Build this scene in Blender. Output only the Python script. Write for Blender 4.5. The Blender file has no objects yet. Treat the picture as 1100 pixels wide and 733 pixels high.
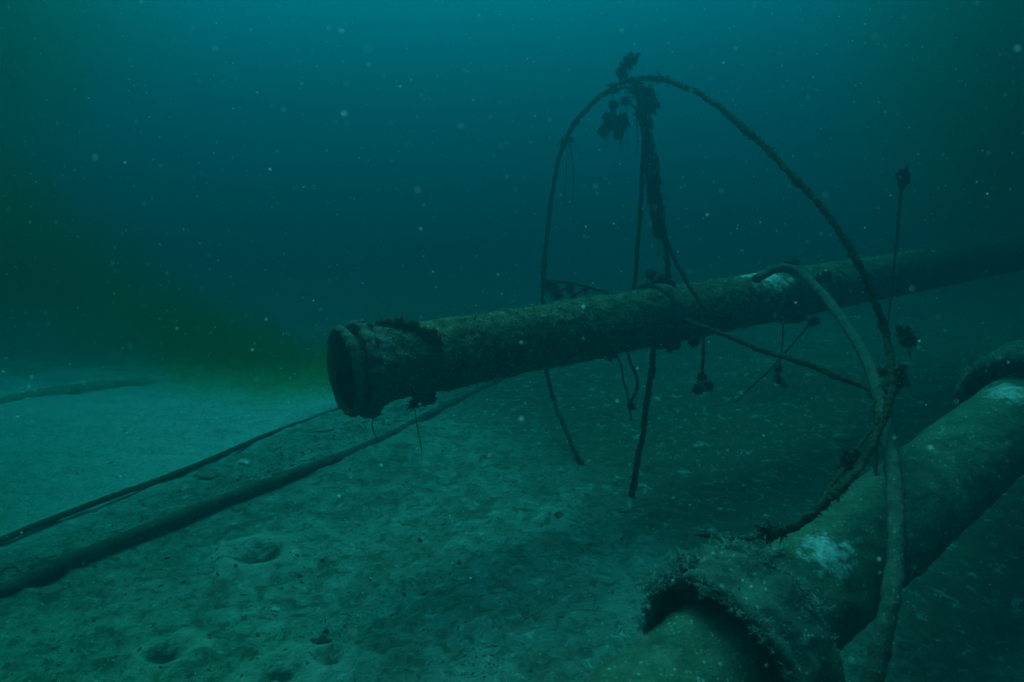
import bpy, bmesh, math, random
from mathutils import Vector, Matrix, noise, Quaternion
R = math.radians
sc = bpy.context.scene

# ------------------------------------------------------------------ camera
CAM = Vector((0, 0, 2.0)); PITCH = R(12); F = 700.0
cd = bpy.data.cameras.new('camera'); cam = bpy.data.objects.new('camera', cd)
sc.collection.objects.link(cam); sc.camera = cam
cam.location = CAM; cam.rotation_euler = (R(90) - PITCH, 0, 0)
cd.sensor_width = 36; cd.lens = F / 1100 * 36
cd.clip_start = 0.02; cd.clip_end = 500
cd.dof.use_dof = True; cd.dof.focus_distance = 3.9; cd.dof.aperture_fstop = 2.8

# ------------------------------------------------------------------ sky and sun
SUN_EL, SUN_AZ = 64, -14            # sun ahead of the camera, a little to the left
w = bpy.data.worlds.new('World'); sc.world = w; w.use_nodes = True
nt = w.node_tree; bg = nt.nodes['Background']
sky = nt.nodes.new('ShaderNodeTexSky'); sky.sky_type = 'NISHITA'; sky.sun_disc = False
sky.sun_elevation = R(SUN_EL); sky.sun_rotation = R(SUN_AZ)
nt.links.new(sky.outputs[0], bg.inputs[0]); bg.inputs[1].default_value = 0.12
sl = bpy.data.lights.new('sun', 'SUN'); sun = bpy.data.objects.new('sun', sl)
sc.collection.objects.link(sun); sl.energy = 5.0; sl.angle = R(40); sl.color = (1, .97, .92)
d = Vector((math.sin(R(SUN_AZ)) * math.cos(R(SUN_EL)), math.cos(R(SUN_AZ)) * math.cos(R(SUN_EL)), math.sin(R(SUN_EL))))
sun.rotation_euler = (-d).to_track_quat('-Z', 'Y').to_euler(); sun.location = d * 30

sc.view_settings.view_transform = 'Standard'; sc.view_settings.look = 'None'
sc.view_settings.gamma = 1; sc.view_settings.exposure = 1.22
sc.view_settings.use_curve_mapping = False
sc.cycles.use_denoising = True; sc.cycles.denoiser = 'OPENIMAGEDENOISE'
sc.cycles.denoising_input_passes = 'RGB_ALBEDO_NORMAL'
sc.cycles.volume_bounces = 1; sc.cycles.max_bounces = 4; sc.cycles.diffuse_bounces = 2
sc.cycles.volume_step_rate = 1.0; sc.cycles.volume_max_steps = 64
sc.cycles.sample_clamp_indirect = 3

# ------------------------------------------------------------------ pixel rays of the photograph (1100 x 733)
FW = Vector((0, math.cos(PITCH), -math.sin(PITCH))); UP = Vector((0, math.sin(PITCH), math.cos(PITCH)))
def ray(px, py): return Vector(((px - 550) / F, 0, 0)) + UP * ((366.5 - py) / F) + FW
def at(px, py, z): return CAM + ray(px, py) * z
def onplane(px, py, p0, n):
    r = ray(px, py); return CAM + r * ((p0 - CAM).dot(n) / r.dot(n))

# ------------------------------------------------------------------ water body
def clean(m):
    m.use_nodes = True; m.node_tree.nodes.clear(); return m.node_tree
WATER_TOP = 9.0
m = bpy.data.materials.new('sea_water'); t = clean(m)
out = t.nodes.new('ShaderNodeOutputMaterial'); pv = t.nodes.new('ShaderNodeVolumePrincipled')
pv.inputs['Color'].default_value = (.002, .108, .140, 1)
pv.inputs['Absorption Color'].default_value = (.0, .345, .345, 1)
pv.inputs['Density'].default_value = .37; pv.inputs['Anisotropy'].default_value = .72
t.links.new(pv.outputs[0], out.inputs['Volume']); WATER = m
def add_haze():
    bm = bmesh.new(); bmesh.ops.create_cube(bm, size=1)
    for v in bm.verts:
        v.co = Vector((v.co.x * 110, v.co.y * 110 + 10, -2.5 if v.co.z < 0 else WATER_TOP))
    me = bpy.data.meshes.new('haze'); bm.to_mesh(me); o = bpy.data.objects.new('haze', me)
    sc.collection.objects.link(o); me.materials.append(WATER)
    o['kind'] = 'stuff'; o['label'] = 'murky teal sea water filling the whole view'; o['category'] = 'water haze'
add_haze()

# ------------------------------------------------------------------ materials
def mat(name, build):
    m = bpy.data.materials.new(name); t = clean(m)
    o = t.nodes.new('ShaderNodeOutputMaterial'); b = t.nodes.new('ShaderNodeBsdfPrincipled')
    b.inputs['Roughness'].default_value = .95; b.inputs['Specular IOR Level'].default_value = .15
    t.links.new(b.outputs[0], o.inputs[0]); build(t, b); return m
def N(t, typ, **kw):
    n = t.nodes.new(typ)
    for k, v in kw.items():
        if hasattr(n, k): setattr(n, k, v)
        else: n.inputs[k.replace('_', ' ')].default_value = v
    return n
def ramp(t, src, stops):
    r = t.nodes.new('ShaderNodeValToRGB'); e = r.color_ramp.elements
    while len(e) < len(stops): e.new(.5)
    for q, (p, c) in zip(e, stops):
        q.position = p; q.color = (c, c, c, 1) if not isinstance(c, tuple) else (*c, 1)
    t.links.new(src, r.inputs[0]); return r.outputs[0]
def mixc(t, f, a, b):
    m = t.nodes.new('ShaderNodeMix'); m.data_type = 'RGBA'
    for s, v in ((0, f), (6, a), (7, b)):
        if isinstance(v, tuple): m.inputs[s].default_value = (*v, 1)
        elif isinstance(v, float): m.inputs[s].default_value = v
        else: t.links.new(v, m.inputs[s])
    return m.outputs[2]
def bump(t, b, h, dist, s=1.0, prev=None):
    n = t.nodes.new('ShaderNodeBump'); n.inputs['Distance'].default_value = dist; n.inputs['Strength'].default_value = s
    t.links.new(h, n.inputs['Height'])
    if prev: t.links.new(prev, n.inputs['Normal'])
    t.links.new(n.outputs[0], b.inputs['Normal']); return n.outputs[0]

def crusty(base, light, speck, speck_amt=.62, scale=14.0, patch=None):
    """encrusted metal / concrete: blotchy silt and small pale barnacle specks; patch = list of (world centre, radius) bare pale spots"""
    def f(t, b):
        tc = t.nodes.new('ShaderNodeNewGeometry').outputs['Position']
        n1 = N(t, 'ShaderNodeTexNoise', Scale=scale, Detail=8.0, Roughness=.7); t.links.new(tc, n1.inputs[0])
        n2 = N(t, 'ShaderNodeTexNoise', Scale=scale * 9, Detail=4.0, Roughness=.7); t.links.new(tc, n2.inputs[0])
        v = N(t, 'ShaderNodeTexVoronoi', Scale=scale * 6.5); t.links.new(tc, v.inputs['Vector'])
        c = mixc(t, ramp(t, n1.outputs[0], [(.35, 0.0), (.7, 1.0)]), base, light)
        sep = t.nodes.new('ShaderNodeSeparateColor'); t.links.new(v.outputs['Color'], sep.inputs[0])
        m1 = N(t, 'ShaderNodeMath', operation='GREATER_THAN'); m1.inputs[1].default_value = speck_amt; t.links.new(sep.outputs[0], m1.inputs[0])
        m2 = N(t, 'ShaderNodeMath', operation='LESS_THAN'); m2.inputs[1].default_value = .32; t.links.new(v.outputs['Distance'], m2.inputs[0])
        n4 = N(t, 'ShaderNodeTexNoise', Scale=scale * 4.3, Detail=6.0, Roughness=.8); t.links.new(tc, n4.inputs[0])
        m3 = N(t, 'ShaderNodeMath', operation='MULTIPLY'); t.links.new(m1.outputs[0], m3.inputs[0]); t.links.new(m2.outputs[0], m3.inputs[1])
        m4 = N(t, 'ShaderNodeMath', operation='MULTIPLY'); t.links.new(m3.outputs[0], m4.inputs[0]); t.links.new(ramp(t, n1.outputs[0], [(.45, 0.0), (.6, 1.0)]), m4.inputs[1])
        c = mixc(t, ramp(t, n4.outputs[0], [(.56, 0.0), (.7, .8)]), c, tuple(.5 * (x + y) for x, y in zip(light, speck)))
        c = mixc(t, m4.outputs[0], c, speck)
        c = mixc(t, ramp(t, n2.outputs[0], [(.5, 0.0), (.75, .7)]), c, tuple(x * .45 for x in base))
        for (p, rad, col) in (patch or []):
            vm = N(t, 'ShaderNodeVectorMath', operation='DISTANCE'); vm.inputs[1].default_value = p; t.links.new(tc, vm.inputs[0])
            k = N(t, 'ShaderNodeMath', operation='DIVIDE'); k.inputs[1].default_value = rad; t.links.new(vm.outputs['Value'], k.inputs[0])
            n3 = N(t, 'ShaderNodeTexNoise', Scale=3.2 / rad, Detail=7.0, Roughness=.75); t.links.new(tc, n3.inputs[0])
            a = N(t, 'ShaderNodeMath', operation='SUBTRACT'); t.links.new(n3.outputs[0], a.inputs[0])
            hk = N(t, 'ShaderNodeMath', operation='MULTIPLY'); hk.inputs[1].default_value = .34; t.links.new(k.outputs[0], hk.inputs[0])
            t.links.new(hk.outputs[0], a.inputs[1])
            n5 = N(t, 'ShaderNodeTexNoise', Scale=scale * 5.0, Detail=6.0, Roughness=.7); t.links.new(tc, n5.inputs[0])
            pm = N(t, 'ShaderNodeMath', operation='MULTIPLY'); t.links.new(ramp(t, a.outputs[0], [(.14, 0.0), (.36, 1.0)]), pm.inputs[0]); t.links.new(ramp(t, n5.outputs[0], [(.34, .35), (.54, 1.0)]), pm.inputs[1])
            c = mixc(t, pm.outputs[0], c, col)
        t.links.new(c, b.inputs['Base Color'])
        p = bump(t, b, n1.outputs[0], .02, .8); bump(t, b, n2.outputs[0], .006, .9, p)
    return f

# ------------------------------------------------------------------ object helpers
COL = sc.collection
def build(name, bm, m, parent=None, smooth=True):
    me = bpy.data.meshes.new(name); bm.to_mesh(me); bm.free()
    for x in (m if isinstance(m, (list, tuple)) else [m]): me.materials.append(x)
    if smooth: me.polygons.foreach_set('use_smooth', [True] * len(me.polygons))
    o = bpy.data.objects.new(name, me); COL.objects.link(o)
    if parent:
        o.parent = parent; o.matrix_parent_inverse = Matrix.Translation(-parent.location)
    return o
def tag(o, label, cat, group=None, kind=None):
    if label: o['label'] = label
    if cat: o['category'] = cat
    if group: o['group'] = group
    if kind: o['kind'] = kind
    return o
def thing(name, label, cat, loc, group=None):
    o = bpy.data.objects.new(name, None); COL.objects.link(o); o.location = loc; o.empty_display_size = .1
    return tag(o, label, cat, group)
def smooth_path(pts, n):
    """Catmull-Rom through 3D points"""
    P = [2 * pts[0] - pts[1]] + list(pts) + [2 * pts[-1] - pts[-2]]; o = []
    for i in range(1, len(P) - 2):
        for k in range(n):
            t = k / n; a, b, c, d = P[i - 1], P[i], P[i + 1], P[i + 2]
            o.append(.5 * ((2 * b) + (c - a) * t + (2 * a - 5 * b + 4 * c - d) * t * t + (3 * b - a - 3 * c + d) * t ** 3))
    o.append(P[-2]); return o
def resample(pts, step):
    out = [pts[0].copy()]; acc = 0
    for a, b in zip(pts, pts[1:]):
        L = (b - a).length
        while acc + L >= step:
            f = (step - acc) / L; a = a.lerp(b, f); out.append(a.copy()); L = (b - a).length; acc = 0
            if L < 1e-9: break
        acc += L
    if (out[-1] - pts[-1]).length > step * .3: out.append(pts[-1].copy())
    return out
def tube(bm, pts, rad, seg=10, rough=0.0, rs=20.0, cap=True, seed=0.0):
    """swept tube; rad number or function of 0..1; rough = relative knobbly growth"""
    n = len(pts); rings = []
    tan = (pts[1] - pts[0]).normalized(); ref = tan.orthogonal().normalized()
    for i, p in enumerate(pts):
        t2 = (pts[min(i + 1, n - 1)] - pts[max(i - 1, 0)]).normalized()
        ref = (ref - t2 * ref.dot(t2)).normalized(); bi = t2.cross(ref)
        r0 = rad(i / (n - 1)) if callable(rad) else rad; ring = []
        for k in range(seg):
            a = 2 * math.pi * k / seg; dv = ref * math.cos(a) + bi * math.sin(a); q = p + dv * r0
            if rough:
                s = noise.fractal(q * rs + Vector((seed, seed, 0)), .9, 2.1, 4); q = q + dv * (r0 * rough * s)
            ring.append(bm.verts.new(q))
        rings.append(ring)
    for a, b in zip(rings, rings[1:]):
        for k in range(seg): bm.faces.new((a[k], a[(k + 1) % seg], b[(k + 1) % seg], b[k]))
    if cap:
        bm.faces.new(rings[0][::-1]); bm.faces.new(rings[-1])
    return rings
def lathe(bm, origin, axis, prof, seg=64, rough=0.0, rs=12.0, arc=None, closed=False):
    """prof: list of (along axis, radius)"""
    axis = axis.normalized(); u = axis.orthogonal().normalized(); v = axis.cross(u); rings = []
    for (s, r) in prof:
        ring = []
        for k in range(seg):
            a = 2 * math.pi * k / seg; dv = u * math.cos(a) + v * math.sin(a); q = origin + axis * s + dv * r
            if rough: q = q + noise.noise_vector(q * rs) * rough + noise.noise_vector(q * rs * 4) * rough * .4
            ring.append(bm.verts.new(q))
        rings.append(ring)
    pr = list(zip(rings, rings[1:])) + ([(rings[-1], rings[0])] if closed else [])
    for a, b in pr:
        for k in range(seg): bm.faces.new((a[k], a[(k + 1) % seg], b[(k + 1) % seg], b[k]))
    return rings
def blob(bm, c, r, rnd, squash=(1, 1, 1), rough=.35, rs=None, sub=2):
    s = bmesh.ops.create_icosphere(bm, subdivisions=sub, radius=1); off = rnd.random() * 50
    if sub >= 3: rough = rough * 1.2
    for v in s['verts']:
        d = v.co.normalized(); k = 1 + rough * noise.fractal(d * (rs or 1.8) + Vector((off, 0, 0)), .8, 2.0, 3)
        v.co = c + Vector((d.x * r * k * squash[0], d.y * r * k * squash[1], d.z * r * k * squash[2]))
def rv(rnd):
    while True:
        v = Vector((rnd.uniform(-1, 1), rnd.uniform(-1, 1), rnd.uniform(-1, 1)))
        if .05 < v.length < 1: return v.normalized()
def frond(bm, p, d, L, wd, rnd, seg=5, curl=.5, droop=.0):
    """ragged tapering blade"""
    d = d.normalized(); side = d.cross(rv(rnd)).normalized(); prev = None
    for i in range(seg + 1):
        t = i / seg; wd2 = wd * (math.sin(math.pi * min(1, t * .85 + .15)) ** .6) * rnd.uniform(.6, 1.2) * (1 if i < seg else .15)
        a = bm.verts.new(p - side * wd2 * .5); b = bm.verts.new(p + side * wd2 * .5)
        if prev: bm.faces.new((prev[0], prev[1], b, a))
        prev = (a, b); d = (d + rv(rnd) * curl * .5 + Vector((0, 0, -droop))).normalized(); p = p + d * (L / seg)
        side = (side + rv(rnd) * .35); side = (side - d * side.dot(d)).normalized()
def tuft(bm, c, r, n, rnd, L=.04, wd=.012, bias=Vector((0, 0, 0)), droop=0.0, squash=(1, 1, 1)):
    """shaggy clump: many short thin blades pointing every way, rooted through the clump's volume"""
    for _ in range(int(n * 2.8)):
        v = rv(rnd); q = c + Vector((v.x * squash[0], v.y * squash[1], v.z * squash[2])) * r * rnd.random() ** .6
        frond(bm, q, v * .35 + rv(rnd) * .7 + bias, L * rnd.uniform(.2, .72), wd * rnd.uniform(.25, .9), rnd, seg=4, curl=1.0, droop=droop)
def twigs(bm, p, d, L, r, rnd, depth=2):
    """tiny branching stalk"""
    q = p
    for i in range(3):
        d = (d + rv(rnd) * .5).normalized(); e = q + d * L / 3; s = d.orthogonal().normalized() * r
        s2 = d.cross(s).normalized() * r
        a = [bm.verts.new(q + s), bm.verts.new(q - s * .5 + s2), bm.verts.new(q - s * .5 - s2)]; b = [bm.verts.new(e + s * .7), bm.verts.new(e - s * .35 + s2 * .7), bm.verts.new(e - s * .35 - s2 * .7)]
        for k in range(3): bm.faces.new((a[k], a[(k + 1) % 3], b[(k + 1) % 3], b[k]))
        q = e
        if depth and rnd.random() < .8: twigs(bm, q, d + rv(rnd) * .9, L * .6, r * .8, rnd, depth - 1)

# ------------------------------------------------------------------ seabed
def hgt(x, y):
    h = .10 * noise.noise(Vector((x * .33, y * .33, 3.1))) + .045 * noise.noise(Vector((x * .9, y * .9, 7.7)))
    h += .016 * noise.noise(Vector((x * 3.1, y * 3.1, 1.7))) + .014 * noise.noise(Vector((x * 7, y * 7, 4.7))) + .009 * noise.noise(Vector((x * 17, y * 17, 9.7))) + .018 * max(0, noise.noise(Vector((x * 4.6, y * 4.6, 19.7))) - .25)
    s = max(0., min(1., (x - 1.6) / 3.0)); h += .30 * s * s * (3 - 2 * s) * max(0, min(1, (y - 3.6) / 1.6))
    h -= .16 * max(0, min(1, (x - .9) / .8)) * max(0, min(1, (3.8 - y) / 1.0))
    h += .22 * math.exp(-(((x - 2.75) / .9) ** 2 + ((y - 6.6) / .5) ** 2))          # pale mound behind the frame
    for (a, b, r, dpt) in PITS:
        if abs(x - a) > r * 3 or abs(y - b) > r * 3: continue
        q = math.hypot((x - a) / 1.25, y - b) / r
        if q < 2.2: h += -dpt * math.exp(-q * q * 2.2) + dpt * .42 * math.exp(-((q - 1.15) / .33) ** 2)
    return h - .03
PITS = []
def ground0(px, py, z=0.0):
    return onplane(px, py, Vector((0, 0, z)), Vector((0, 0, 1)))
for (px, py, r, dp) in [(275, 577, .15, .075), (177, 682, .10, .05), (352, 692, .07, .05), (300, 708, .12, .03), (45, 607, .1, .04),
                        (600, 552, .05, .03), (330, 655, .06, .03), (505, 640, .05, .03), (232, 462, .16, .05), (415, 660, .06, .035), (120, 700, .08, .03), (560, 690, .05, .03)]:
    g = ground0(px, py); PITS.append((g.x, g.y, r, dp * .95))
def ground(px, py, lift=0.0):
    z = 0.0
    for _ in range(12):
        p = ground0(px, py, z); z = .5 * z + .5 * hgt(p.x, p.y)
    p.z = hgt(p.x, p.y) + lift; return p

_r = random.Random(77)
for _ in range(90):
    g = ground0(_r.uniform(-60, 1000), _r.uniform(455, 740)); rr = _r.uniform(.015, .045); PITS.append((g.x, g.y, rr, rr * _r.uniform(.4, 1.0)))
def seabed_mat(t, b):
    pos = t.nodes.new('ShaderNodeNewGeometry').outputs['Position']
    big = N(t, 'ShaderNodeTexNoise', Scale=.55, Detail=5.0, Roughness=.6); t.links.new(pos, big.inputs[0])
    mid = N(t, 'ShaderNodeTexNoise', Scale=3.2, Detail=9.0, Roughness=.72, Distortion=.5); t.links.new(pos, mid.inputs[0])
    fine = N(t, 'ShaderNodeTexNoise', Scale=45.0, Detail=5.0, Roughness=.75); t.links.new(pos, fine.inputs[0])
    v = N(t, 'ShaderNodeTexVoronoi', Scale=38.0, Randomness=1.0); t.links.new(pos, v.inputs['Vector'])
    # light fall-off painted into the sand: darker to the right, brighter on the left
    sx = t.nodes.new('ShaderNodeSeparateXYZ'); t.links.new(pos, sx.inputs[0])
    A_, B_ = ground0(0, 590), ground0(362, 440); e_ = (B_ - A_).normalized(); nn = Vector((-e_.y, e_.x, 0))
    if nn.y < 0: nn = -nn
    def lin(vec, off, lo, hi):
        dp = N(t, 'ShaderNodeVectorMath', operation='DOT_PRODUCT'); dp.inputs[1].default_value = vec; t.links.new(pos, dp.inputs[0])
        k = N(t, 'ShaderNodeMapRange', interpolation_type='SMOOTHSTEP'); k.inputs[1].default_value = lo + off; k.inputs[2].default_value = hi + off; t.links.new(dp.outputs['Value'], k.inputs[0]); return k.outputs[0]
    def mul(a, b):
        n = N(t, 'ShaderNodeMath', operation='MULTIPLY'); t.links.new(a, n.inputs[0]); t.links.new(b, n.inputs[1]); return n.outputs[0]
    light_pool = mul(lin(nn, A_.dot(nn), -.15, .35), mul(lin((-1, 0, 0), 0, -.6, .6), lin((0, -1, 0), 0, -8.6, -6.4)))       # pool of light painted into the sand beyond the thin cable
    right = lin((1, .55, 0), 2.2, 0, 1.6)                                        # mask for the shade painted in towards the right
    c = mixc(t, ramp(t, big.outputs[0], [(.36, 0.0), (.64, 1.0)]), (.34, .50, .42), (.22, .34, .28))
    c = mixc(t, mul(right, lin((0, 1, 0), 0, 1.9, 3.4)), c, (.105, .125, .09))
    c = mixc(t, lin((0, 1, 0), 0, 6.6, 9.5), c, (.13, .15, .11))
    c = mixc(t, light_pool, c, (.56, .82, .78))
    m25 = N(t, 'ShaderNodeTexNoise', Scale=11.0, Detail=7.0, Roughness=.7, Distortion=.8); t.links.new(pos, m25.inputs[0])
    nb = N(t, 'ShaderNodeMath', operation='MULTIPLY_ADD'); nb.inputs[1].default_value = -.8; nb.inputs[2].default_value = 1.0; t.links.new(light_pool, nb.inputs[0])
    c = mixc(t, mul(ramp(t, mid.outputs[0], [(.46, 0.0), (.60, .65)]), nb.outputs[0]), c, (.15, .16, .10))
    c = mixc(t, mul(ramp(t, m25.outputs[0], [(.51, 0.0), (.60, .75)]), nb.outputs[0]), c, (.10, .11, .07))
    c = mixc(t, mul(ramp(t, m25.outputs[0], [(.36, .85), (.43, 0.0)]), nb.outputs[0]), c, (.46, .64, .58))
    c = mixc(t, ramp(t, mid.outputs[0], [(.28, .8), (.37, 0.0)]), c, (.70, .70, .58))
    c = mixc(t, ramp(t, fine.outputs[0], [(.42, 0.0), (.66, .55)]), c, (.16, .17, .12))
    wob = N(t, 'ShaderNodeTexNoise', Scale=9.0, Detail=4.0); t.links.new(pos, wob.inputs[0])
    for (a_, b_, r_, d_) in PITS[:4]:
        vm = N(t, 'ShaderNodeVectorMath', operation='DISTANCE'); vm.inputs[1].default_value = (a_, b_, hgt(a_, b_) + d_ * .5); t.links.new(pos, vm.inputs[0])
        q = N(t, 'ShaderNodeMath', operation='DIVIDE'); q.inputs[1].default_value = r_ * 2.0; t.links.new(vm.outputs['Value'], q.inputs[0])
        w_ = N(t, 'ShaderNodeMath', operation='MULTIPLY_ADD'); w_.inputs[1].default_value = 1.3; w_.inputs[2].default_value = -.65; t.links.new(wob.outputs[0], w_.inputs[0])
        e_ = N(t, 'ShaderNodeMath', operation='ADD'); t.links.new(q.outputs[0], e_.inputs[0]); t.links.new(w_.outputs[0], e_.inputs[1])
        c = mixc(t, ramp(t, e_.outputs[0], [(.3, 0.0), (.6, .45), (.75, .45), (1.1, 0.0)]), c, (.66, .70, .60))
        c = mixc(t, ramp(t, e_.outputs[0], [(.12, .9), (.34, 0.0)]), c, (.05, .055, .04))     # dark hollow painted into the pit centre
    sep = t.nodes.new('ShaderNodeSeparateColor'); t.links.new(v.outputs['Color'], sep.inputs[0])
    m1 = N(t, 'ShaderNodeMath', operation='GREATER_THAN'); m1.inputs[1].default_value = .93; t.links.new(sep.outputs[0], m1.inputs[0])
    m2 = N(t, 'ShaderNodeMath', operation='LESS_THAN'); m2.inputs[1].default_value = .22; t.links.new(v.outputs['Distance'], m2.inputs[0])
    m3 = N(t, 'ShaderNodeMath', operation='MULTIPLY'); t.links.new(m1.outputs[0], m3.inputs[0]); t.links.new(m2.outputs[0], m3.inputs[1])
    c = mixc(t, m3.outputs[0], c, (.6, .62, .55))
    t.links.new(c, b.inputs['Base Color'])
    p = bump(t, b, mid.outputs[0], .06, .8); p = bump(t, b, m25.outputs[0], .03, .9, p); bump(t, b, fine.outputs[0], .014, 1.0, p)
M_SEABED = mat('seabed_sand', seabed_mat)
def seabed():
    bm = bmesh.new()
    def axis(lo, hi, c0, c1, fine, grow):
        xs = [c0]
        while xs[-1] < c1: xs.append(xs[-1] + fine)
        s = fine
        while xs[-1] < hi: s *= grow; xs.append(xs[-1] + s)
        s = fine; ys = [c0]
        while ys[-1] > lo: s *= grow; ys.append(ys[-1] - s)
        return sorted(set(ys + xs))
    X = axis(-45, 45, -3.4, 3.6, .028, 1.06); Y = axis(-35, 55, 1.4, 7.2, .028, 1.06)
    rows = [[bm.verts.new((x, y, hgt(x, y))) for x in X] for y in Y]
    for a, b in zip(rows, rows[1:]):
        for i in range(len(X) - 1): bm.faces.new((a[i], a[i + 1], b[i + 1], b[i]))
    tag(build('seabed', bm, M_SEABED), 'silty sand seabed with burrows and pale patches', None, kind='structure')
seabed()

# ------------------------------------------------------------------ main outfall pipe
PA = at(373, 399, 3.36); _b = at(850, 315, 5.30); DIR = (_b - PA).normalized(); PR = .195
def onpipe(s): return PA + DIR * s
P_PATCH = at(817, 300, 5.02)
M_PIPE = mat('encrusted_iron', crusty((.055, .052, .024), (.19, .185, .095), (.6, .6, .46), .6, 13, [(P_PATCH, .22, (.80, .82, .78))]))
M_FLANGE = mat('corroded_flange', crusty((.08, .08, .055), (.20, .20, .15), (.5, .5, .42), .7, 16))
M_BORE = mat('shaded_bore', crusty((.008, .009, .008), (.02, .022, .018), (.05, .05, .04), .9, 16))  # near-black colour stands in for the shade inside the bore
M_RUST = mat('rusty_lug', crusty((.06, .04, .022), (.22, .11, .04), (.3, .24, .14), .75, 22))
M_IRON = mat('overgrown_iron_rod', crusty((.04, .036, .020), (.12, .10, .055), (.2, .19, .12), .8, 24))
M_WEED = mat('dark_seaweed', crusty((.022, .020, .010), (.075, .06, .028), (.08, .08, .05), .9, 26))
M_GROWTH = mat('pale_hydroid_growth', crusty((.35, .42, .33), (.62, .68, .58), (.75, .78, .7), .6, 30))
M_MOSS = mat('brown_turf_growth', crusty((.05, .05, .028), (.14, .12, .06), (.3, .28, .18), .7, 30))

pipe = thing('outfall_pipe', 'crusted iron pipe with open flanged mouth held above the seabed', 'pipe', onpipe(3.3))
rnd = random.Random(4)
bm = bmesh.new(); L = 15.0; NS = 1100; SEG = 130
ux = DIR.orthogonal().normalized(); vx = DIR.cross(ux)
rings = []
for i in range(NS + 1):
    s = .02 + (i / NS) ** 1.6 * L; ring = []
    for k in range(SEG):
        a = 2 * math.pi * k / SEG; dv = ux * math.cos(a) + vx * math.sin(a); q = onpipe(s) + dv * PR
        h = .010 * noise.fractal(q * 7, .9, 2.0, 3) + .006 * max(0, noise.noise(q * 60)) + .010 * max(0, noise.noise(q * 24 + Vector((5, 5, 5)))) + .014 * max(0, noise.noise(q * 11 + Vector((9, 5, 5))) - .3)
        ring.append(bm.verts.new(q + dv * h))
    rings.append(ring)
for a, b in zip(rings, rings[1:]):
    for k in range(SEG): bm.faces.new((a[k], a[(k + 1) % SEG], b[(k + 1) % SEG], b[k]))
# inner bore
build('barrel', bm, M_PIPE, pipe); bm = bmesh.new()
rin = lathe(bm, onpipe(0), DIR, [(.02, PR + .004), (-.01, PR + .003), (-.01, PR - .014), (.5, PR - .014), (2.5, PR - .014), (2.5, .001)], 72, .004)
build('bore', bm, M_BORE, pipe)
# barnacle crust: small cones standing on the barrel
def crust(origin, axis, r0, s0, s1, n, rnd, up=None, size=(.003, .010)):
    bm = bmesh.new(); u = axis.orthogonal().normalized(); v = axis.cross(u)
    for _ in range(n):
        s = rnd.uniform(s0, s1); a = rnd.uniform(0, 2 * math.pi); dv = u * math.cos(a) + v * math.sin(a)
        if noise.noise((origin + axis * s + dv * r0) * 4) < rnd.uniform(-.5, .3): continue
        c = origin + axis * s + dv * r0; rr = rnd.uniform(*size) * rnd.uniform(.6, 1.3); t1 = dv.orthogonal().normalized(); t2 = dv.cross(t1)
        ph = rnd.random() * 6; bot = []; top = []
        for k in range(5):
            aa = ph + k * 2 * math.pi / 5; e = t1 * math.cos(aa) + t2 * math.sin(aa)
            bot.append(bm.verts.new(c + e * rr * rnd.uniform(.8, 1.2))); top.append(bm.verts.new(c + dv * rr * 1.1 + e * rr * .45))
        for k in range(5): bm.faces.new((bot[k], bot[(k + 1) % 5], top[(k + 1) % 5], top[k]))
        bm.faces.new(top)
    return bm
M_BARN = mat('barnacle_shell', crusty((.16, .16, .11), (.44, .44, .34), (.7, .7, .6), .5, 18))
o = build('barnacles', crust(PA, DIR, PR + .009, .14, 6.5, 9000, rnd, size=(.0025, .007)), M_BARN, pipe, False); o['kind'] = 'stuff'
# mouth flange: two thick knobbly discs
bm = bmesh.new()
lathe(bm, PA, DIR, [(-.022, .200), (-.034, .206), (-.036, .218), (-.028, .232), (-.010, .238), (.006, .232), (.014, .214), (.014, .192)], 120, .010, 26, closed=True)
build('flange_ring', bm, M_FLANGE, pipe)
bm = bmesh.new()
lathe(bm, PA, DIR, [(.045, PR - .01), (.045, .238), (.056, .254), (.098, .255), (.112, .236), (.135, .215), (.2, .203), (.2, PR - .01)], 120, .014, 22, closed=True)
for k in range(44):
    a = 2 * math.pi * k / 44 + rnd.uniform(-.05, .05); dv = ux * math.cos(a) + vx * math.sin(a); blob(bm, PA + dv * rnd.uniform(.232, .252) + DIR * rnd.uniform(.05, .12), rnd.uniform(.008, .020), rnd, rough=.9, rs=2.6)
build('flange_ring', bm, M_FLANGE, pipe)
def arc_on_pipe(s, a0, a1, r, n=18, ds=0.0):
    """arc round the pipe; 0 = top, positive towards the camera"""
    up = (Vector((0, 0, 1)) - DIR * DIR.z).normalized(); fr = up.cross(DIR).normalized()
    if fr.y > 0: fr = -fr
    return [onpipe(s + ds * i / n) + (up * math.cos(a0 + (a1 - a0) * i / n) + fr * math.sin(a0 + (a1 - a0) * i / n)) * r for i in range(n + 1)]
bm = bmesh.new()
for (ss, aa, rr) in [(.235, -30, .022), (.245, -16, .024), (.26, -4, .018), (.30, 4, .026), (.32, 15, .017), (.36, 22, .024), (.39, 33, .019), (.42, 42, .027), (.44, 50, .020), (.45, 58, .014)]:
    blob(bm, arc_on_pipe(ss, R(aa), R(aa + 1), PR + .012 + rr * .5, 2)[1], rr, rnd, (1, 1, 1), .9, 2.6, 3)
tube(bm, arc_on_pipe(.24, R(-25), R(52), PR + .012, ds=.2), .012, 8, .8, 40)
build('lifting_lug', bm, M_RUST, pipe)
bm = bmesh.new(); q = arc_on_pipe(.42, R(168), R(170), PR + .03, 2)[1]
blob(bm, q, .04, rnd, (1.15, 1, .9), .8, 2.4, 3); blob(bm, q + Vector((-.03, 0, .03)), .035, rnd, (1, 1, 1), .8, 2.4, 3); build('drain_lug', bm, M_FLANGE, pipe)
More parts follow.
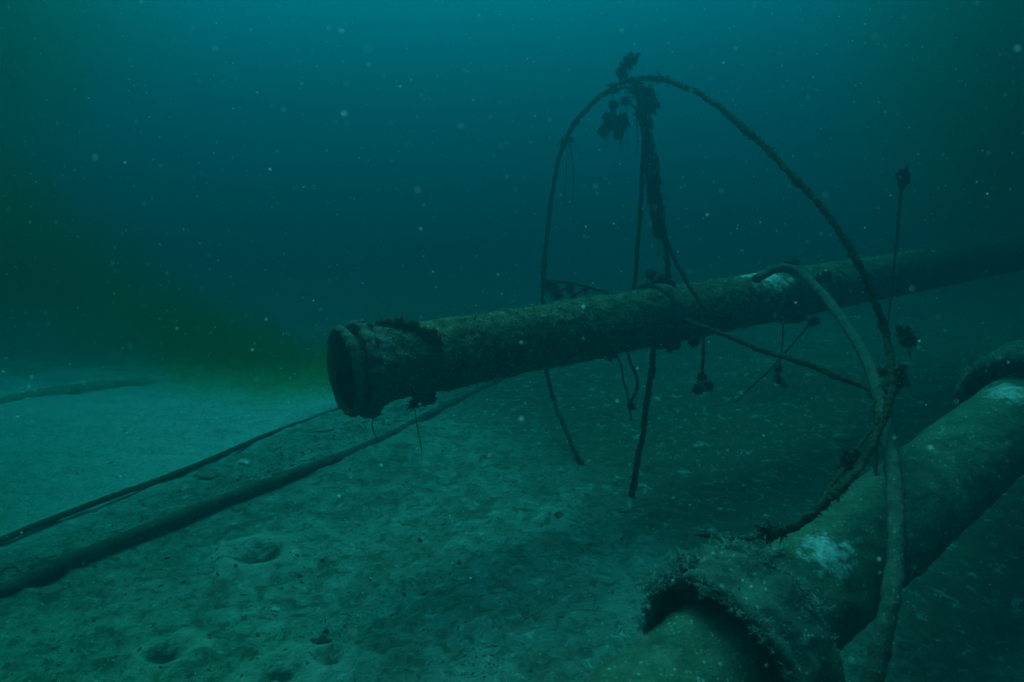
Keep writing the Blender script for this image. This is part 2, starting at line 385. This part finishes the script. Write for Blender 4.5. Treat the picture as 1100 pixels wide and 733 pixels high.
# clamp at the frame and a second, thickly grown one
HUB = 1.98 / 1.0
bm = bmesh.new(); HS = (at(716, 332, 4.45) - PA).dot(DIR)
lathe(bm, onpipe(HS), DIR, [(-.05, PR), (-.05, PR + .028), (-.035, PR + .035), (.035, PR + .035), (.05, PR + .028), (.05, PR)], 64, .007, 14, closed=True)
build('clamp_band', bm, M_FLANGE, pipe)
bm = bmesh.new()
tube(bm, arc_on_pipe(HS - .12, R(95), R(185), PR + .03, ds=.3), lambda t: .026, 10, .6, 25)
tube(bm, arc_on_pipe(HS - .10, R(-28), R(8), PR + .03, ds=.22), lambda t: .02, 10, .7, 25)
build('clamp_bracket', bm, M_IRON, pipe)
bm = bmesh.new(); S2 = (at(862, 313, 5.15) - PA).dot(DIR)
lathe(bm, onpipe(S2), DIR, [(-.10, PR), (-.10, PR + .03), (-.06, PR + .05), (.06, PR + .05), (.10, PR + .03), (.10, PR)], 64, .022, 9, closed=True)
build('clamp_band', bm, M_FLANGE, pipe)
# turf clumps on the pipe, one part each
for (px, py, z, r, n) in [(856, 340, 5.0, .06, 60), (874, 345, 5.05, .05, 50), (850, 284, 5.2, .07, 50), (888, 296, 5.1, .05, 36), (880, 300, 5.1, .05, 30), (712, 300, 4.5, .05, 46), (700, 296, 4.5, .05, 40),
                       (745, 366, 4.35, .055, 50), (720, 372, 4.3, .05, 46), (655, 382, 4.1, .035, 30), (382, 358, 3.45, .02, 16), (444, 434, 3.4, .03, 30), (412, 350, 3.6, .02, 18)]:
    bm = bmesh.new(); c = at(px, py, z); blob(bm, c, r * .7, rnd, rough=.6); tuft(bm, c, r * .9, n, rnd, .045, .016)
    build('turf_growth', bm, M_WEED if py > 290 else M_MOSS, pipe)

# ------------------------------------------------------------------ hoop frame, standing square across the pipe
HC = onpipe(HS); NP = DIR
def hp(px, py): return onplane(px, py, HC, NP)
frame = thing('hoop_frame', 'tall bent iron hoop with spokes set round the raised pipe', 'hoop frame', HC)
def rod(name, pix, r, parent, m=M_IRON, rough=.6, step=.008, seg=12, f=hp, seed=0):
    pts = resample(smooth_path([f(*p) if len(p) == 2 else at(*p) for p in pix], 14), step)
    pts = [p + noise.noise_vector(p * 6) * (r if not callable(r) else .004) * .7 for p in pts]
    bm = bmesh.new(); tube(bm, pts, r, seg, rough, 48, seed=seed)
    return build(name, bm, m, parent), pts
def gz(px, py):
    p = ground(px, py, -.05); return (px, py, (p - CAM).dot(FW))
_, HOOP = rod('hoop', [gz(626, 500), (609, 465, 5.35), (593, 425), (584, 380), (583, 330), (585, 275), (592, 215), (605, 155), (630, 118), (660, 93), (700, 84), (740, 95), (775, 117), (810, 147), (850, 187), (885, 227), (912, 266),
                       (936, 315), (951, 360), (958, 395, 3.06), (957, 425, 2.95), (948, 455, 2.84), (932, 487, 2.72), (906, 522, 2.58), (876, 550, 2.5), (850, 566, 2.52), (825, 577, 2.6)], .0165, frame)
rod('broken_end', [(825, 577, 2.6), (800, 579, 2.62), (770, 577, 2.66), (748, 574, 2.7)], .008, frame)
rod('mast', [(683, 90), (690, 130), (697, 180), (705, 225), (715, 262), (718, 302)], .018, frame)
rod('mast', [(692, 95), (690, 170), (686, 250), (680, 316)], .014, frame)
rod('spoke', [(736, 345), (790, 365), (860, 390), (943, 421)], .016, frame)
rod('spoke', [(706, 215), (718, 262), (738, 302), (755, 331)], .013, frame)
rod('spoke', [(583, 302), (610, 303), (636, 309), (676, 322)], .015, frame)
rod('leg', [(704, 362), (700, 400, 4.42), (691, 460, 4.48), gz(679, 534)], .020, frame)
rod('brace', [(941, 418), (942, 450, 3.0), (930, 470, 2.9), (912, 495, 2.75), (893, 522, 2.6), (884, 543, 2.52)], .008, frame)
# shaggy turf along the hoop
bm = bmesh.new()
for i, p in enumerate(HOOP):
    g_ = noise.noise(p * 3.1) + .5 * noise.noise(p * 11)
    if rnd.random() < .5: tuft(bm, p, .018, 1, rnd, .02, .006)
    if g_ > .12 and rnd.random() < .55: tuft(bm, p, .020, 3, rnd, .035 + .05 * g_, .010, droop=.25)
    if g_ > .3 and rnd.random() < .25: blob(bm, p + rv(rnd) * .012, .016, rnd, rough=.8, sub=2)
build('turf_growth', bm, M_MOSS, frame)['kind'] = 'stuff'
bm = bmesh.new()
for (px, py, r) in [(955, 420, .06), (945, 440, .05), (950, 400, .035), (940, 425, .04)]:
    c = hp(px, py); blob(bm, c, r * .6, rnd, rough=.6); tuft(bm, c, r * .8, 26, rnd, .04, .014)
build('knot_growth', bm, M_WEED, frame)

# ------------------------------------------------------------------ seaweed and lines caught on the frame
def weed(label, items, group='seaweed clumps caught on the frame', f=hp, m=M_WEED, name='seaweed_clump', cat='seaweed'):
    """items: (px, py, radius, count, frond length, width, droop)"""
    bm = bmesh.new(); cs = []
    for (px, py, r, n, L, wd, dr) in items:
        c = f(px, py) if f is not at else at(px, py, 3.3); cs.append(c)
        blob(bm, c, r * .45, rnd, rough=.8); tuft(bm, c, r * 1.15, int(n * 1.3), rnd, L, wd * .9, droop=dr, bias=Vector((0, 0, -dr)))
        for _ in range(3): frond(bm, c + rv(rnd) * r * .6, Vector((0, 0, -1)) + rv(rnd) * .3, L * rnd.uniform(1.2, 2.4), .005, rnd, 7, .5, .3)
    for a, b in zip(cs, cs[1:]):
        if (a - b).length < .35: tube(bm, resample([a, b], .02), .009, 6, .5, 30)
    o = build(name, bm, m); return tag(o, label, cat, group)
weed('upright ragged seaweed tuft sticking up above the top of the hoop', [(668, 80, .035, 40, .06, .022, -.2), (672, 70, .04, 50, .05, .022, -.1), (678, 64, .03, 40, .05, .02, 0), (684, 60, .015, 14, .04, .012, .2)])
weed('dark seaweed wrapped round the hoop where the masts meet it', [(660, 95, .035, 40, .05, .02, .1), (682, 95, .05, 60, .05, .022, .1), (695, 100, .05, 60, .06, .022, .2), (699, 112, .045, 50, .06, .022, .3), (690, 122, .045, 50, .06, .02, .3), (672, 108, .03, 30, .05, .02, .2)])
weed('drooping leafy seaweed bunch hanging left of the masts below the hoop top', [(659, 112, .03, 30, .06, .02, .4), (656, 126, .045, 45, .12, .03, .8), (668, 128, .04, 45, .12, .03, .8), (648, 138, .03, 24, .10, .025, .9), (665, 140, .03, 26, .10, .025, .9)])
weed('long thick beard of seaweed trailing down the upper mast', [(694, 130, .04, 40, .10, .02, .9)] + [(696 + i * 1.35, 145 + i * 11, .028 + .018 * math.sin(i / 9 * 3.1), 44, .11, .022, .9) for i in range(10)] )
weed('small tuft of seaweed on the left shoulder of the hoop', [(606, 152, .03, 34, .05, .016, .3), (613, 150, .02, 20, .04, .014, .3)])
weed('row of short seaweed hanging off the left spoke', [(592, 305, .04, 40, .09, .025, .7), (598, 314, .04, 34, .09, .025, .8), (612, 308, .03, 30, .08, .022, .8), (616, 318, .02, 20, .07, .02, .8), (630, 310, .018, 14, .06, .014, .6)])
weed('brown seaweed tuft floating just right of the hoop beside the thin stalk', [(970, 356, .026, 30, .05, .02, .1), (976, 364, .03, 34, .05, .022, .3), (966, 352, .012, 8, .03, .012, 0)], m=M_MOSS)
weed('dark seaweed tuft clinging to the outer right side of the hoop', [(967, 398, .03, 36, .05, .022, .2), (969, 408, .03, 30, .05, .02, .3)], m=M_MOSS)
weed('small dark weed ball on the lower curve of the hoop', [(912, 497, .03, 40, .05, .02, .1), (921, 492, .02, 26, .05, .016, .1)], f=lambda a, b: at(a, b, 2.72))
weed('weed clump snagged on the broken lower end of the hoop', [(825, 573, .03, 44, .05, .02, .1), (838, 572, .018, 20, .05, .014, .1)], f=lambda a, b: at(a, b, 2.58))

def line(label, pix, r, name='hanging_line', cat='line', end=None, m=M_IRON, group='thin lines hanging from the pipe and frame'):
    t = thing(name, label, cat, at(*pix[0]), group)
    rod('cord', pix, r, t, m, .4, .015, 6)
    if end:
        bm = bmesh.new()
        for (px, py, z, rr, n, L) in end:
            c = at(px, py, z); blob(bm, c, rr * .75, rnd, (1, 1, 1.2), .5); tuft(bm, c, rr, n, rnd, L, .016, droop=.3)
        build('weed_ball', bm, M_WEED, t)
    return t
ZR = 4.2
line('straight line under the pipe ending in a forked dark weed ball', [(755, 352, 4.2), (756, 375, 4.2), (754, 398, 4.2)], .010, end=[(754, 405, 4.2, .035, 40, .05), (750, 418, 4.2, .035, 36, .05), (762, 414, 4.2, .03, 30, .05)])
line('thin line right of the clamp ending in an oval weed ball', [(841, 340, 4.7), (841, 365, 4.7), (837, 392, 4.7)], .006, end=[(836, 396, 4.7, .035, 30, .03), (836, 407, 4.7, .038, 36, .03), (842, 414, 4.7, .02, 12, .04)])
line('slack looped line with a small tangle under the middle of the pipe', [(672, 372, 4.2), (678, 390, 4.2), (684, 405, 4.2), (684, 420, 4.2), (677, 432, 4.2)], .010, end=[(678, 436, 4.2, .03, 24, .04)])
line('wavy line hanging just left of the slack loop', [(660, 378, 4.2), (667, 392, 4.2), (670, 410, 4.2), (674, 424, 4.2), (678, 452, 4.2)], .006)
line('straight guy line slanting down from the far clamp to the seabed', [(872, 346, 5.1), (850, 372, 5.2), (826, 398, 5.4), (790, 432, 5.75)], .007)
line('pair of threads hanging from the left shoulder of the hoop', [(612, 155, 5.3), (616, 180, 5.3), (615, 215, 5.3), (606, 218, 5.3), (608, 190, 5.3), (609, 160, 5.3)], .004)
line('thin drooping thread between the two masts', [(684, 120, 4.5), (685, 150, 4.5), (683, 166, 4.5)], .004)
line('slender cord dropping from the hoop knot past the wide hose', [(941, 430, 3.15), (940, 470, 3.1), (942, 520, 3.0), (946, 560, 2.9), (943, 600, 2.8)], .008)
line('fine strands dangling under the pipe mouth lug', [(446, 440, 3.4), (449, 462, 3.4), (453, 485, 3.4)], .003)
line('short fringe of fine threads under the mouth flange', [(402, 446, 3.45), (400, 458, 3.45), (405, 472, 3.45)], .003)

# thin stalk with a float-like weed head
st = thing('weed_stalk', 'tall thin stalk topped with a dark tuft rising beside the hoop', 'seaweed stalk', at(955, 345, 3.4))
rod('stem', [(954, 345, 3.4), (959, 300, 3.4), (964, 245, 3.4), (969, 196, 3.4)], lambda t: .004 + .005 * t, st, M_IRON, .4, .012, 6)
bm = bmesh.new(); c = at(970, 191, 3.4)
blob(bm, c, .03, rnd, (.9, .9, 1.7), .4, sub=3); tuft(bm, c, .03, 60, rnd, .03, .014, bias=Vector((.1, 0, .6)), squash=(1, 1, 1.5))
build('head', bm, M_WEED, st)

# ------------------------------------------------------------------ hose drooping from the pipe to the foreground
M_HOSE = mat('silted_hose', crusty((.06, .07, .05), (.15, .17, .12), (.34, .36, .3), .75, 14))
HOSE = [(812, 300, 4.72), (835, 289, 4.85), (858, 294, 4.85), (882, 314, 4.6), (905, 344, 4.2), (925, 375, 3.8), (940, 410, 3.4), (951, 455, 3.0), (960, 510, 2.7), (963, 560, 2.5), (962, 610, 2.36), (954, 660, 2.25), (944, 705, 2.2), (934, 745, 2.18), (925, 790, 2.16)]
pts = resample(smooth_path([at(*p) for p in HOSE], 14), .012); bm = bmesh.new()
tube(bm, pts, .032, 14, .22, 22); o = build('hose', bm, M_HOSE)
tag(o, 'wide silt covered hose arching off the raised pipe down past the big pipeline', 'hose')

# ------------------------------------------------------------------ big pipeline on the seabed at the right
QA = at(866, 636, 2.66); QB = at(1101, 440, 3.85); QD = (QB - QA).normalized(); QR = .222; CR = .345
c1 = at(898, 575, 2.52); c2 = at(1082, 412, 3.6)
M_BIG = mat('silted_pipeline', crusty((.055, .085, .055), (.14, .20, .13), (.36, .46, .38), .75, 9, [(c1, .14, (.58, .66, .64)), (c2, .14, (.55, .59, .55))]))
M_CONC = mat('overgrown_concrete', crusty((.05, .07, .05), (.13, .18, .13), (.4, .44, .36), .7, 9))
big = thing('seabed_pipeline', 'wide silted pipeline lying diagonally across the lower right corner', 'pipeline', QA)
bm = bmesh.new()
s0 = -2.2; prof = [(s0 + i * .04, QR) for i in range(270)]
prof = [(s0 + i * .02, QR) for i in range(440)]
rg = lathe(bm, QA, QD, prof, 120, .006, 5)
for ring in rg:
    for v_ in ring:
        q = v_.co; n_ = (q - QA - QD * (q - QA).dot(QD)).normalized()
        q += n_ * (.006 * noise.fractal(q * 16, .8, 2.2, 4) + .012 * max(0, noise.noise(q * 9) - .25))
build('barrel', bm, M_BIG, big)
def collar(s, length, label):
    t_ = bpy.data.objects.new('weight_collar', None); COL.objects.link(t_); t_.parent = big; t_.matrix_parent_inverse = Matrix.Translation(-big.location)
    t_.location = QA + QD * s
    org = QA + QD * s
    bm = bmesh.new()
    prof = [(0, CR - .035), (0, CR)] + [(length * k / 10, CR + .010 * math.sin(k * 1.7)) for k in range(1, 10)] + [(length, CR - .01), (length, QR + .02), (length * .8, QR + .012), (length * .55, QR + .01), (length * .5, CR - .045)]
    lathe(bm, org, QD, prof, 140, .034, 7, closed=True)
    o = build('shell', bm, M_CONC); o.parent = t_; o.matrix_parent_inverse = Matrix.Translation(-(org))
    for nm, off, cnt, rr in (('front_fringe', 0, 1500, CR - .008), ('rear_fringe', length, 900, CR - .01)):
        bm = bmesh.new(); u = QD.orthogonal().normalized(); v = QD.cross(u)
        for _ in range(cnt):
            a = rnd.uniform(0, 2 * math.pi); dv = u * math.cos(a) + v * math.sin(a)
            if noise.noise(dv * 4 + Vector((off * 9 + s, 0, 0))) < rnd.uniform(-.6, .25): continue
            q = org + QD * (off + rnd.uniform(-.018, .018)) + dv * (rr + rnd.uniform(-.012, .004))
            cl = max(0, noise.noise(q * 13) + .15)
            twigs(bm, q, dv * .7 + rv(rnd) * .6, rnd.uniform(.006, .016) + .07 * cl * rnd.random(), .0016, rnd, 3 if cl > .3 else 1)
            tuft(bm, q, .010, 1, rnd, .018, .007)
            if rnd.random() < .06: blob(bm, q, rnd.uniform(.004, .015), rnd, rough=.8, sub=2)
        o = build(nm, bm, M_GROWTH); o['kind'] = 'stuff'; o.parent = t_; o.matrix_parent_inverse = Matrix.Translation(-(org))
    # dark turf lining the hollow end
    bm = bmesh.new(); u = QD.orthogonal().normalized(); v = QD.cross(u)
    for _ in range(2200):
        a = rnd.uniform(0, 2 * math.pi); dv = u * math.cos(a) + v * math.sin(a); rr = rnd.uniform(QR + .05, CR - .03)
        tuft(bm, org + QD * (.03 + rnd.random() * .06) + dv * rr, .01, 1, rnd, .035, .014, bias=-QD * .5)
    o = build('hollow_turf', bm, M_WEED); o['kind'] = 'stuff'; o.parent = t_; o.matrix_parent_inverse = Matrix.Translation(-(org))
    return t_
qs = (at(772, 706, 2.33) - QA).dot(QD)
collar(qs, .25, None)
collar((at(1092, 447, 3.85) - QA).dot(QD), .34, None)
# pale twiggy growth crowning the near collar
for (px, py, z, n, L) in [(737, 602, 2.45, 60, .05), (745, 612, 2.42, 60, .05), (776, 612, 2.45, 50, .05), (760, 616, 2.4, 50, .05), (700, 625, 2.4, 40, .04)]:
    bm = bmesh.new(); c = at(px, py, z)
    for _ in range(n): twigs(bm, c + rv(rnd) * .04 * rnd.random() - Vector((0, 0, .02)), Vector((0, 0, .6)) + rv(rnd) * .8, rnd.uniform(.4, 1) * L, .002, rnd, 3)
    build('hydroid_tuft', bm, M_GROWTH, big)

# ------------------------------------------------------------------ cables and half-buried pipes on the left
def lying(name, label, cat, pix, r, lift, m, rough=.12, group=None, step=.03):
    gp = [ground(px, py, 0) for px, py in pix]; z0, z1 = sum(p.z for p in gp[:4]) / 4, sum(p.z for p in gp[-4:]) / 4
    for i, p in enumerate(gp): p.z = z0 + (z1 - z0) * i / (len(gp) - 1) + lift
    pts = resample(smooth_path(gp, 12), step)
    bm = bmesh.new(); tube(bm, pts, r, 16, rough, 8)
    return tag(build(name, bm, m), label, cat, group)
M_FARPIPE = mat('buried_silt_pipe', crusty((.18, .20, .15), (.34, .36, .29), (.4, .42, .36), .8, 9))
M_CABLE = mat('silted_cable', crusty((.05, .055, .035), (.14, .15, .10), (.24, .26, .2), .8, 9))
lying('seabed_cable', 'thin straight cable, the farther one of the pair running along the left seabed', 'cable', [(-120, 632), (0, 586), (100, 548), (200, 508), (290, 468), (362, 440), (420, 418), (470, 400)], .022, .010, M_CABLE)
lying('seabed_pipe', 'thicker dark pipe, the nearer one of the pair running along the left seabed', 'pipe', [(-140, 690), (0, 638), (100, 599), (200, 562), (300, 520), (400, 476), (480, 437), (548, 405), (600, 384)], .046, .012, M_CABLE)
lying('buried_pipe', 'faint half buried pipe end far off at the left edge', 'pipe', [(-120, 452), (-40, 438), (40, 425), (110, 414), (162, 410), (176, 408)], lambda u: .22 - .04 * max(0, u - .9) * 10, -.18, M_FARPIPE, rough=.12)
lying('distant_pipe', 'faint long pipe lying on the seabed behind the raised pipe', 'pipe', [(180, 322), (300, 318), (450, 312), (640, 306)], .12, .02, M_CABLE) if False else None

# ------------------------------------------------------------------ stones, shells and grains
M_STONE = mat('silted_stone', crusty((.16, .17, .12), (.34, .36, .27), (.55, .57, .48), .7, 12))
M_RUBBLE = mat('pale_rubble', crusty((.3, .33, .26), (.5, .53, .44), (.6, .6, .5), .7, 30))
M_SHELL = mat('bleached_shell', crusty((.55, .58, .5), (.75, .78, .7), (.8, .8, .76), .5, 50))
def stone(label, px, py, r, sq=(1.2, 1, .6), m=M_STONE):
    bm = bmesh.new(); c = ground(px, py, -r * .12); blob(bm, Vector((0, 0, 0)), r, rnd, sq, .45, 1.3, 3); o = build('stone', bm, m); o.location = c
    return tag(o, label, 'stone', 'stones on the seabed')
stone('low lumpy stone between the two cables on the left', 222, 512, .09, (1.5, 1, .4))
stone('rounded stone just above the near dark pipe', 205, 548, .08)
stone('weedy lump sitting on the near dark pipe', 84, 598, .10, (1, 1, .8))
stone('small pale stone lying between the cables', 262, 497, .045, m=M_SHELL)
stone('dark oval stone near the bottom edge, left of centre', 345, 690, .035, (1.2, 1, .7), M_CABLE)
stone('small dark stone in the middle of the bare sand', 600, 553, .03, (1.2, 1, .7), M_CABLE)
stone('dark lump at the far left below the cables', 44, 608, .06, (1.3, 1, .5), M_CABLE)
stone('small stone lying in front of the mast leg foot', 668, 548, .035)
stone('tiny pale stone beside the sand burrow', 295, 655, .022, (1.3, 1, .6), M_SHELL)
stone('low stone at the right behind the drooping hose', 905, 470, .07, (1.4, 1, .5))
stone('weedy stone leaning against the near dark pipe', 305, 508, .06, (1.4, 1, .7))
stone('broken slab half sunk beside the thin cable', 340, 462, .08, (1.8, 1, .35))
def grains(name, label, n, box, size, m, seed, band=0):
    r_ = random.Random(seed); bm = bmesh.new()
    ba, bb = ground0(-40, 630), ground0(480, 420)
    for _ in range(n):
        px = r_.uniform(box[0], box[2]); py = box[1] + (box[3] - box[1]) * r_.random() ** .8
        p = ground0(px, py)
        if band and r_.random() < band:
            p = ba.lerp(bb, r_.random()) + Vector((r_.gauss(0, .12), r_.gauss(0, .13), 0))
        elif noise.noise(Vector((p.x * 2.2, p.y * 2.2, seed))) < r_.uniform(-.45, .35): continue
        p.z = hgt(p.x, p.y); s = r_.uniform(*size) * r_.uniform(.4, 1.4); t1 = rv(r_) * s; t2 = t1.cross(rv(r_)).normalized() * s * .7; h = Vector((0, 0, s * .5))
        vs = [bm.verts.new(p + a) for a in (t1, t2, -t1, -t2)]; tp = bm.verts.new(p + h); bt = bm.verts.new(p - h)
        for k in range(4):
            bm.faces.new((vs[k], vs[(k + 1) % 4], tp)); bm.faces.new((vs[(k + 1) % 4], vs[k], bt))
    tag(build(name, bm, m, smooth=False), label, None, kind='stuff')
grains('shell_fragments', 'tiny bleached shell bits strewn over the near sand', 1300, (60, 500, 700, 760), (.002, .007), M_SHELL, 3)
grains('gravel', 'fine grit and small stones scattered over the seabed', 9000, (-80, 430, 1150, 790), (.002, .010), M_STONE, 8, .2)
grains('pale_rubble', 'pale broken lumps lying in patches on the sand', 3600, (-60, 450, 900, 780), (.004, .022), M_RUBBLE, 21, .35)

# ------------------------------------------------------------------ marine snow drifting in the water
def snow_mat(t, b):
    b.inputs['Base Color'].default_value = (.95, .96, .9, 1)
    tr = t.nodes.new('ShaderNodeBsdfTranslucent'); tr.inputs[0].default_value = (.95, .96, .9, 1); mx = t.nodes.new('ShaderNodeMixShader')
    t.links.new(b.outputs[0], mx.inputs[1]); t.links.new(tr.outputs[0], mx.inputs[2]); t.links.new(mx.outputs[0], t.nodes['Material Output'].inputs[0])
M_SNOW = mat('drifting_flake', snow_mat)
def snow():
    r_ = random.Random(12); bm = bmesh.new()
    def flake(p, s):
        t1 = rv(r_) * s; t2 = t1.cross(rv(r_)).normalized() * s * r_.uniform(.5, 1); t3 = t1.cross(t2).normalized() * s * r_.uniform(.4, .9)
        vs = [bm.verts.new(p + a) for a in (t1, t2, -t1, -t2)]; a = bm.verts.new(p + t3); b = bm.verts.new(p - t3)
        for k in range(4):
            bm.faces.new((vs[k], vs[(k + 1) % 4], a)); bm.faces.new((vs[(k + 1) % 4], vs[k], b))
    for _ in range(11000):
        z = (.4 + .5 * r_.random()) if r_.random() < .012 else .6 + 5.2 * r_.random() ** .7; p = at(r_.uniform(-100, 1200), r_.uniform(-80, 800), z)
        if p.z < .1: continue
        flake(p, r_.uniform(.0003, .0013) * (1 + .45 * z) * (2.3 if r_.random() < .04 else r_.uniform(.6, 1)) * (.6 if z < .6 else 1))
    for (px, py, z, s) in [(367, 33, .8, .0035), (430, 93, 1.6, .005), (368, 123, 1.3, .004), (351, 162, 1.8, .0035), (396, 70, .9, .003), (495, 135, .35, .003), (449, 204, .5, .003), (372, 89, .45, .0025), (231, 52, .45, .003),
                           (102, 169, .5, .003), (668, 33, .9, .0035), (575, 125, 2, .004), (560, 450, .9, .004), (663, 431, 1.1, .004), (1000, 481, .9, .004), (560, 368, 1.2, .004), (887, 210, .6, .0025), (790, 52, .9, .003),
                           (980, 310, .5, .002), (640, 200, .8, .003), (265, 497, 1.2, .0035), (286, 343, 1.4, .0035), (190, 353, 1.2, .003), (271, 376, 1.2, .0035), (465, 292, 1.8, .004), (535, 295, 1.1, .003), (452, 246, 1.1, .003),
                           (775, 205, .7, .002), (1093, 52, .5, .003), (545, 190, .9, .002), (455, 220, 1, .002), (776, 630, .9, .003), (305, 118, .8, .0025), (324, 90, 1.0, .003)]:
        flake(at(px, py, max(z, .62)), s * (.75 if z < .62 else .85))
    tag(build('marine_snow', bm, M_SNOW, smooth=False), 'pale specks drifting all through the water', None, kind='stuff')
snow()

# ------------------------------------------------------------------ green discharge cloud leaving the pipe mouth
def plume():
    # object space: x runs away from the mouth (0 at the mouth), z up
    root = PA; ax = Vector((-1, -.12, 0)).normalized()
    m = bpy.data.materials.new('green_discharge'); t = clean(m); out = t.nodes.new('ShaderNodeOutputMaterial'); pv = t.nodes.new('ShaderNodeVolumePrincipled')
    pv.inputs['Color'].default_value = (.02, .036, .010, 1); pv.inputs['Absorption Color'].default_value = (.12, .55, .06, 1); pv.inputs['Anisotropy'].default_value = .3
    tc = t.nodes.new('ShaderNodeTexCoord'); s = t.nodes.new('ShaderNodeSeparateXYZ'); t.links.new(tc.outputs['Object'], s.inputs[0])
    def M(op, a, b=0.0, c=None):
        n = t.nodes.new('ShaderNodeMath'); n.operation = op
        for i, v in enumerate((a, b) if c is None else (a, b, c)):
            if isinstance(v, (int, float)): n.inputs[i].default_value = v
            else: t.links.new(v, n.inputs[i])
        return n.outputs[0]
    x, y, z = s.outputs
    zc = M('MULTIPLY', M('POWER', M('MAXIMUM', x, 0.0), 1.5), PK)
    rad = M('ADD', M('MULTIPLY', M('MAXIMUM', x, 0.0), PG), .18)
    dz = M('SUBTRACT', z, zc); rr = M('SQRT', M('ADD', M('MULTIPLY', y, y), M('MULTIPLY', dz, dz)))
    q = M('DIVIDE', rr, rad)
    nz = N(t, 'ShaderNodeTexNoise', Scale=1.5, Detail=5.0, Roughness=.62, Distortion=1.2); t.links.new(tc.outputs['Object'], nz.inputs[0])
    q = M('ADD', q, M('MULTIPLY', M('SUBTRACT', nz.outputs[0], .5), 1.2))
    mr = t.nodes.new('ShaderNodeMapRange'); mr.interpolation_type = 'SMOOTHSTEP'; mr.inputs[1].default_value = 1.05; mr.inputs[2].default_value = .1
    mr.inputs[3].default_value = 0; mr.inputs[4].default_value = 1; t.links.new(q, mr.inputs[0])
    thin = M('POWER', M('DIVIDE', .20, rad), 1.35)
    t.links.new(M('MULTIPLY', M('MULTIPLY', mr.outputs[0], thin), PD), pv.inputs['Density']); t.links.new(pv.outputs[0], out.inputs['Volume'])
    bm = bmesh.new(); pts = []; n = 26
    for i in range(n + 1):
        xx = 4.2 * i / n; pts.append(Vector((xx, 0, PK * xx ** 1.5)))
    tube(bm, pts, lambda u: .2 + 4.2 * u * PG * 1.25, 24)
    me = bpy.data.meshes.new('discharge_plume'); bm.to_mesh(me); bm.free(); me.materials.append(m)
    o = bpy.data.objects.new('discharge_plume', me); COL.objects.link(o); o.location = root - DIR * .06
    o.rotation_euler = (0, 0, math.atan2(ax.y, ax.x))
    # keep z up: after a turn of ~180 degrees about z the local y flips, which is harmless
    tag(o, 'dark green cloud of discharge drifting left from the open pipe mouth', 'discharge cloud', kind='stuff')
PK, PG, PD = .38, .27, 9.5
plume()
def edge_dimmer(nm, loc, scl, label, dens, col):  # added light-absorbing volume that darkens one side of the view
    m = bpy.data.materials.new('dim_absorber'); t = clean(m); out = t.nodes.new('ShaderNodeOutputMaterial'); pv = t.nodes.new('ShaderNodeVolumePrincipled')
    pv.inputs['Color'].default_value = (.02, .08, .05, 1); pv.inputs['Absorption Color'].default_value = col
    tc = t.nodes.new('ShaderNodeTexCoord'); ln = N(t, 'ShaderNodeVectorMath', operation='LENGTH'); t.links.new(tc.outputs['Object'], ln.inputs[0])
    nz = N(t, 'ShaderNodeTexNoise', Scale=2.0, Detail=3.0); t.links.new(tc.outputs['Object'], nz.inputs[0])
    a = N(t, 'ShaderNodeMath', operation='ADD'); t.links.new(ln.outputs['Value'], a.inputs[0]); b = N(t, 'ShaderNodeMath', operation='MULTIPLY_ADD'); b.inputs[1].default_value = .5; b.inputs[2].default_value = -.25
    t.links.new(nz.outputs[0], b.inputs[0]); t.links.new(b.outputs[0], a.inputs[1])
    mr = t.nodes.new('ShaderNodeMapRange'); mr.interpolation_type = 'SMOOTHSTEP'; mr.inputs[1].default_value = .88; mr.inputs[2].default_value = .1; mr.inputs[3].default_value = 0; mr.inputs[4].default_value = dens
    t.links.new(a.outputs[0], mr.inputs[0]); t.links.new(mr.outputs[0], pv.inputs['Density']); t.links.new(pv.outputs[0], out.inputs['Volume'])
    bm = bmesh.new(); bmesh.ops.create_icosphere(bm, subdivisions=3, radius=1)
    me = bpy.data.meshes.new('dim_volume'); bm.to_mesh(me); bm.free(); me.materials.append(m)
    o = bpy.data.objects.new('dim_volume', me); COL.objects.link(o); o.location = loc; o.scale = scl
    tag(o, label, 'silt cloud', kind='stuff')
edge_dimmer('dim_volume', (5.6, 5.6, 3.5), (3.6, 3.4, 3.3), 'added dark volume dimming the water at the right edge', 4.0, (.03, .45, .30, 1))
edge_dimmer('dim_volume', (-5.0, 4.6, 4.0), (3.1, 3.2, 3.0), 'added dark volume dimming the water at the left edge', 2.3, (.03, .45, .18, 1))
